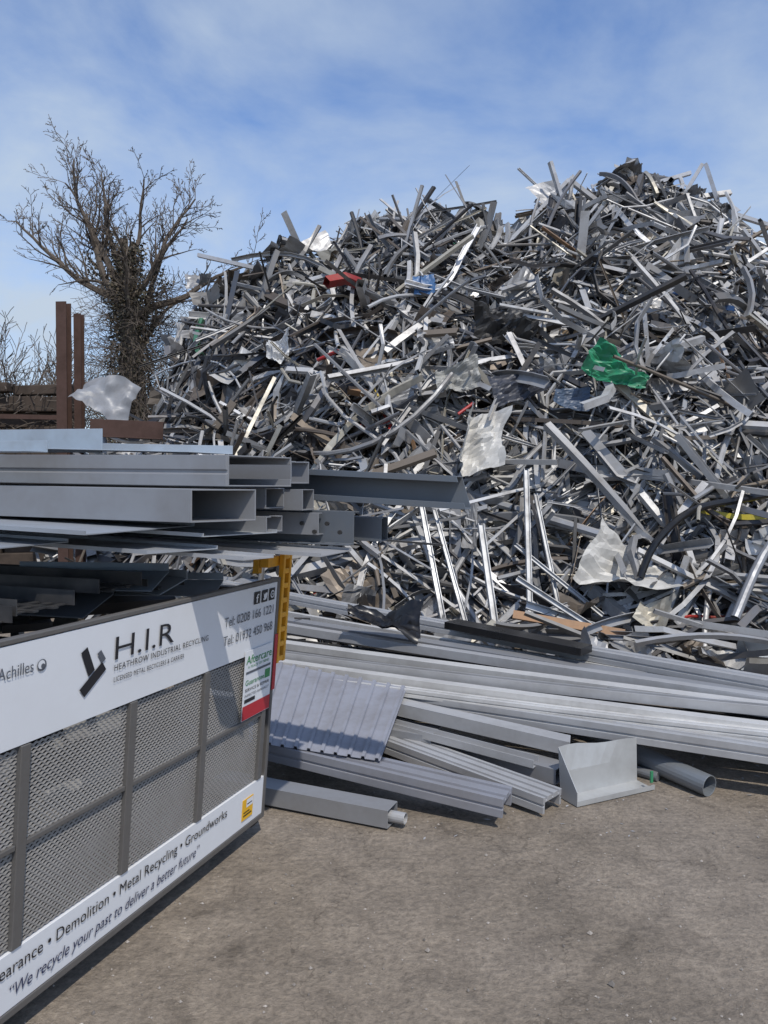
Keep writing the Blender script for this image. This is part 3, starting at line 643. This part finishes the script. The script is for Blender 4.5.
for i in range(11000):
    z=U(1.2,9.0); k=(z-1.2)/7.8; rr=(.95-.5*k)*(.30+.75*R()**.6)*(1+.6*noise.noise(Vector((z*1.3,i%7,0))))
    a=U(0,6.283); c=Vector((TX-.2*k+rr*math.cos(a),TY+rr*math.sin(a),z))
    if R()<.35 and z>4:
        l=random.choice(limbs); v=Vector(l[1]); s=U(.02,.4); sg=.2*(1-s); c=Vector((TX+l[0][0],TY,l[0][1]))+v*s+Vector((random.gauss(0,sg),random.gauss(0,sg),random.gauss(0,sg)))
    s=U(.03,.07); a1=Vector((U(-1,1),U(-1,1),U(-1,1))).normalized()*s; b1=a1.cross(Vector((U(-1,1),U(-1,1),U(-1,1)))).normalized()*s*.7
    q=R(); cc=(.05,.047,.026) if q<.45 else ((.10,.08,.05) if q<.85 else (.16,.13,.09))
    gi.add([c-a1,c+b1,c+a1,c-b1],[(0,1,2,3)],cc)
mkobj("ivy",gi,M_ivy,tree)
gs=Geo()
for i in range(520):
    z=U(2.2,7.6); a=U(0,6.283); c=Vector((TX+.35*math.cos(a),TY+.35*math.sin(a),z))
    grow(gs,c,Vector((math.cos(a),math.sin(a)*.6,U(-.2,.7))),U(.6,1.7),.014,0,1,grav=-.05,seglen=.2,spread=.9,mingeo=.007)
mkobj("tangled_stems",gs,M_bark,tree)
for (x,y,h,n,lab) in [(-12.6,21,4.8,46,"bare twiggy shrub growing behind the wall"),(-10.2,22,5.1,46,"bare twiggy shrub growing behind the wall"),(-6.2,22,4.4,32,"bare brown shrub under the ivy covered tree"),(-14.5,23,4.9,36,"bare twiggy shrub growing behind the wall")]:
    gg=Geo()
    for i in range(n):
        a=U(0,6.283); grow(gg,Vector((x+U(-.5,.5),y+U(-.3,.3),0)),Vector((.35*math.cos(a),.3*math.sin(a),1)),h*U(.7,1.05),.03,0,2,grav=.0,seglen=.5,spread=.6,mingeo=.009,wob=.12)
    mkobj("bare_shrub",gg,M_bark,label=lab,category="shrub",group="bare shrubs behind the wall")

# ------------------------------------------------------------ ground
m,nt,b=new_mat("yard_ground"); L=nt.links
tc=N_(nt,"ShaderNodeTexCoord")
def nz(scale,det,rough=.6,dist=0):
    n=N_(nt,"ShaderNodeTexNoise"); n.inputs["Scale"].default_value=scale; n.inputs["Detail"].default_value=det; n.inputs["Roughness"].default_value=rough; n.inputs["Distortion"].default_value=dist
    L.new(tc.outputs["Object"],n.inputs["Vector"]); return n
def ramp(src,p0,p1,c0,c1):
    r=N_(nt,"ShaderNodeValToRGB"); r.color_ramp.elements[0].position=p0; r.color_ramp.elements[1].position=p1
    r.color_ramp.elements[0].color=(*c0,1); r.color_ramp.elements[1].color=(*c1,1); L.new(src,r.inputs["Fac"]); return r
n1=nz(1.1,8,.62,.4); n2=nz(5,9,.7,.3); n3=nz(38,7,.72); n4=nz(1.3,8,.72,2.2); n5=nz(2.6,5,.6,0); n6=nz(.55,5,.6,1.0)
r1=ramp(n1.outputs["Fac"],.34,.66,(.220,.185,.145),(.340,.290,.235))
r2=ramp(n2.outputs["Fac"],.30,.72,(.72,.71,.70),(1.16,1.15,1.13))
r3=ramp(n3.outputs["Fac"],.33,.68,(.62,.62,.62),(1.25,1.25,1.25))
r4=ramp(n4.outputs["Fac"],.54,.68,(1,1,1),(.60,.59,.58))
r6=ramp(n6.outputs["Fac"],.40,.60,(.86,.86,.87),(1.06,1.05,1.04))
vo=N_(nt,"ShaderNodeTexVoronoi"); vo.feature='DISTANCE_TO_EDGE'; vo.inputs["Scale"].default_value=.75
wm=N_(nt,"ShaderNodeVectorMath",operation='MULTIPLY_ADD'); wm.inputs[1].default_value=(.9,.9,.9); L.new(n5.outputs["Color"],wm.inputs[0]); L.new(tc.outputs["Object"],wm.inputs[2]); L.new(wm.outputs[0],vo.inputs["Vector"])
r5=ramp(vo.outputs["Distance"],.0,.007,(.66,.65,.64),(1,1,1))
cur=r1.outputs["Color"]
for r in (r2,r3,r4,r5,r6):
    mu=N_(nt,"ShaderNodeMixRGB",blend_type='MULTIPLY'); mu.inputs["Fac"].default_value=1; L.new(cur,mu.inputs["Color1"]); L.new(r.outputs["Color"],mu.inputs["Color2"]); cur=mu.outputs["Color"]
L.new(cur,b.inputs["Base Color"]); b.inputs["Roughness"].default_value=.88
ad=N_(nt,"ShaderNodeMath",operation='ADD'); m1=N_(nt,"ShaderNodeMath",operation='MULTIPLY'); m1.inputs[1].default_value=.4
L.new(n3.outputs["Fac"],m1.inputs[0]); L.new(n2.outputs["Fac"],ad.inputs[0]); L.new(m1.outputs[0],ad.inputs[1])
bp=N_(nt,"ShaderNodeBump"); bp.inputs["Strength"].default_value=.85; bp.inputs["Distance"].default_value=.045
L.new(ad.outputs[0],bp.inputs["Height"]); L.new(bp.outputs["Normal"],b.inputs["Normal"])
gg=Geo(); SS=700; gg.add([(-SS,-SS,0),(SS,-SS,0),(SS,SS,0),(-SS,SS,0)],[(0,1,2,3)])
mkobj("ground",gg,m,label="dusty worn grey brown concrete yard",category="ground",kind="structure",origin=(0,0,0))
gg=Geo()
for i in range(3000):
    y=U(1.9,6); x=U(-.6,.75)*y; s=abs(random.gauss(0,.003))+.0012
    if R()<.02: s*=2.2
    c=Vector((x,y,s*.3)); vs=[c+Vector((U(.6,1.2)*s*a,U(.6,1.2)*s*b_,U(.5,1)*s*c_)) for a,b_,c_ in ((1,0,0),(-1,0,0),(0,1,0),(0,-1,0),(0,0,1),(0,0,-1))]
    k=U(.12,.4); gg.add(vs,[(0,2,4),(2,1,4),(1,3,4),(3,0,4),(2,0,5),(1,2,5),(3,1,5),(0,3,5)],(k,k*.90,k*.80))
for i in range(110):
    y=U(3.4,5.5); x=U(-.2,.6)*y; s=U(.006,.025); c=Vector((x,y,.003)); a=U(0,6.28); e=Vector((math.cos(a),math.sin(a),0))
    gg.add([c-e*s,c+Vector((-e.y,e.x,.3))*s*.3,c+e*s,c-Vector((-e.y,e.x,0))*s*.3],[(0,1,2,3)],(.35,.35,.36))
mkobj("gravel",gg,M_paint,label="fine grit and small metal crumbs on the yard",category="gravel",kind="stuff",origin=(0,0,0))

# ------------------------------------------------------------ world, sun, camera
sun_from=Vector((0.24,-0.60,0.95)).normalized()
elev=math.asin(sun_from.z); az=math.atan2(sun_from.x,sun_from.y)
w=bpy.data.worlds.new("World"); scene.world=w; w.use_nodes=True; nt=w.node_tree; L=nt.links
bg=nt.nodes["Background"]
sky=N_(nt,"ShaderNodeTexSky"); sky.sky_type='NISHITA'; sky.sun_disc=False; sky.sun_elevation=elev; sky.sun_rotation=az; sky.altitude=50; sky.air_density=1.0; sky.dust_density=.5; sky.ozone_density=2.5
tc=N_(nt,"ShaderNodeTexCoord"); sp=N_(nt,"ShaderNodeSeparateXYZ"); L.new(tc.outputs["Generated"],sp.inputs[0])
za=N_(nt,"ShaderNodeMath",operation='ADD'); za.inputs[1].default_value=.22; zm=N_(nt,"ShaderNodeMath",operation='MAXIMUM'); zm.inputs[1].default_value=0
L.new(sp.outputs["Z"],zm.inputs[0]); L.new(zm.outputs[0],za.inputs[0])
dx=N_(nt,"ShaderNodeMath",operation='DIVIDE'); dy=N_(nt,"ShaderNodeMath",operation='DIVIDE')
L.new(sp.outputs["X"],dx.inputs[0]); L.new(za.outputs[0],dx.inputs[1]); L.new(sp.outputs["Y"],dy.inputs[0]); L.new(za.outputs[0],dy.inputs[1])
cb=N_(nt,"ShaderNodeCombineXYZ"); L.new(dx.outputs[0],cb.inputs["X"]); L.new(dy.outputs[0],cb.inputs["Y"])
cn=N_(nt,"ShaderNodeTexNoise"); cn.inputs["Scale"].default_value=1.7; cn.inputs["Detail"].default_value=8; cn.inputs["Roughness"].default_value=.56; cn.inputs["Distortion"].default_value=.3
L.new(cb.outputs[0],cn.inputs["Vector"])
cr=N_(nt,"ShaderNodeValToRGB"); cr.color_ramp.elements[0].position=.38; cr.color_ramp.elements[1].position=.68; cr.color_ramp.elements[0].color=(0,0,0,1); cr.color_ramp.elements[1].color=(.85,.85,.85,1)
L.new(cn.outputs["Fac"],cr.inputs["Fac"])
hz=N_(nt,"ShaderNodeMapRange"); hz.inputs["From Min"].default_value=0; hz.inputs["From Max"].default_value=.40; hz.inputs["To Min"].default_value=.55; hz.inputs["To Max"].default_value=0
L.new(sp.outputs["Z"],hz.inputs["Value"])
mxx=N_(nt,"ShaderNodeMath",operation='ADD'); mxx.use_clamp=True; L.new(cr.outputs["Color"],mxx.inputs[0]); L.new(hz.outputs["Result"],mxx.inputs[1])
tn=N_(nt,"ShaderNodeMixRGB",blend_type='MULTIPLY'); tn.inputs["Fac"].default_value=1; tn.inputs["Color2"].default_value=(1.05,1.12,1.28,1); L.new(sky.outputs[0],tn.inputs["Color1"])
mix=N_(nt,"ShaderNodeMixRGB"); L.new(mxx.outputs[0],mix.inputs["Fac"]); L.new(tn.outputs[0],mix.inputs["Color1"]); mix.inputs["Color2"].default_value=(3.7,4.4,5.3,1)
L.new(mix.outputs[0],bg.inputs["Color"]); bg.inputs["Strength"].default_value=.145
ld=bpy.data.lights.new("Sun",'SUN'); ld.energy=3.5; ld.angle=math.radians(.8); ld.color=(1,.94,.85)
lo=bpy.data.objects.new("Sun",ld); col.objects.link(lo); lo.rotation_euler=(-sun_from).to_track_quat('-Z','Y').to_euler(); lo.location=(0,0,30)
cam=bpy.data.cameras.new("Camera"); co=bpy.data.objects.new("Camera",cam); col.objects.link(co)
co.location=(0,0,1.6); co.rotation_euler=(math.radians(90-2.0),0,0)
cam.sensor_fit='VERTICAL'; cam.sensor_height=24; cam.lens=24*769/1024; cam.clip_start=.05; cam.clip_end=2000
scene.camera=co
scene.view_settings.view_transform='Standard'; scene.view_settings.look='None'; scene.view_settings.exposure=0
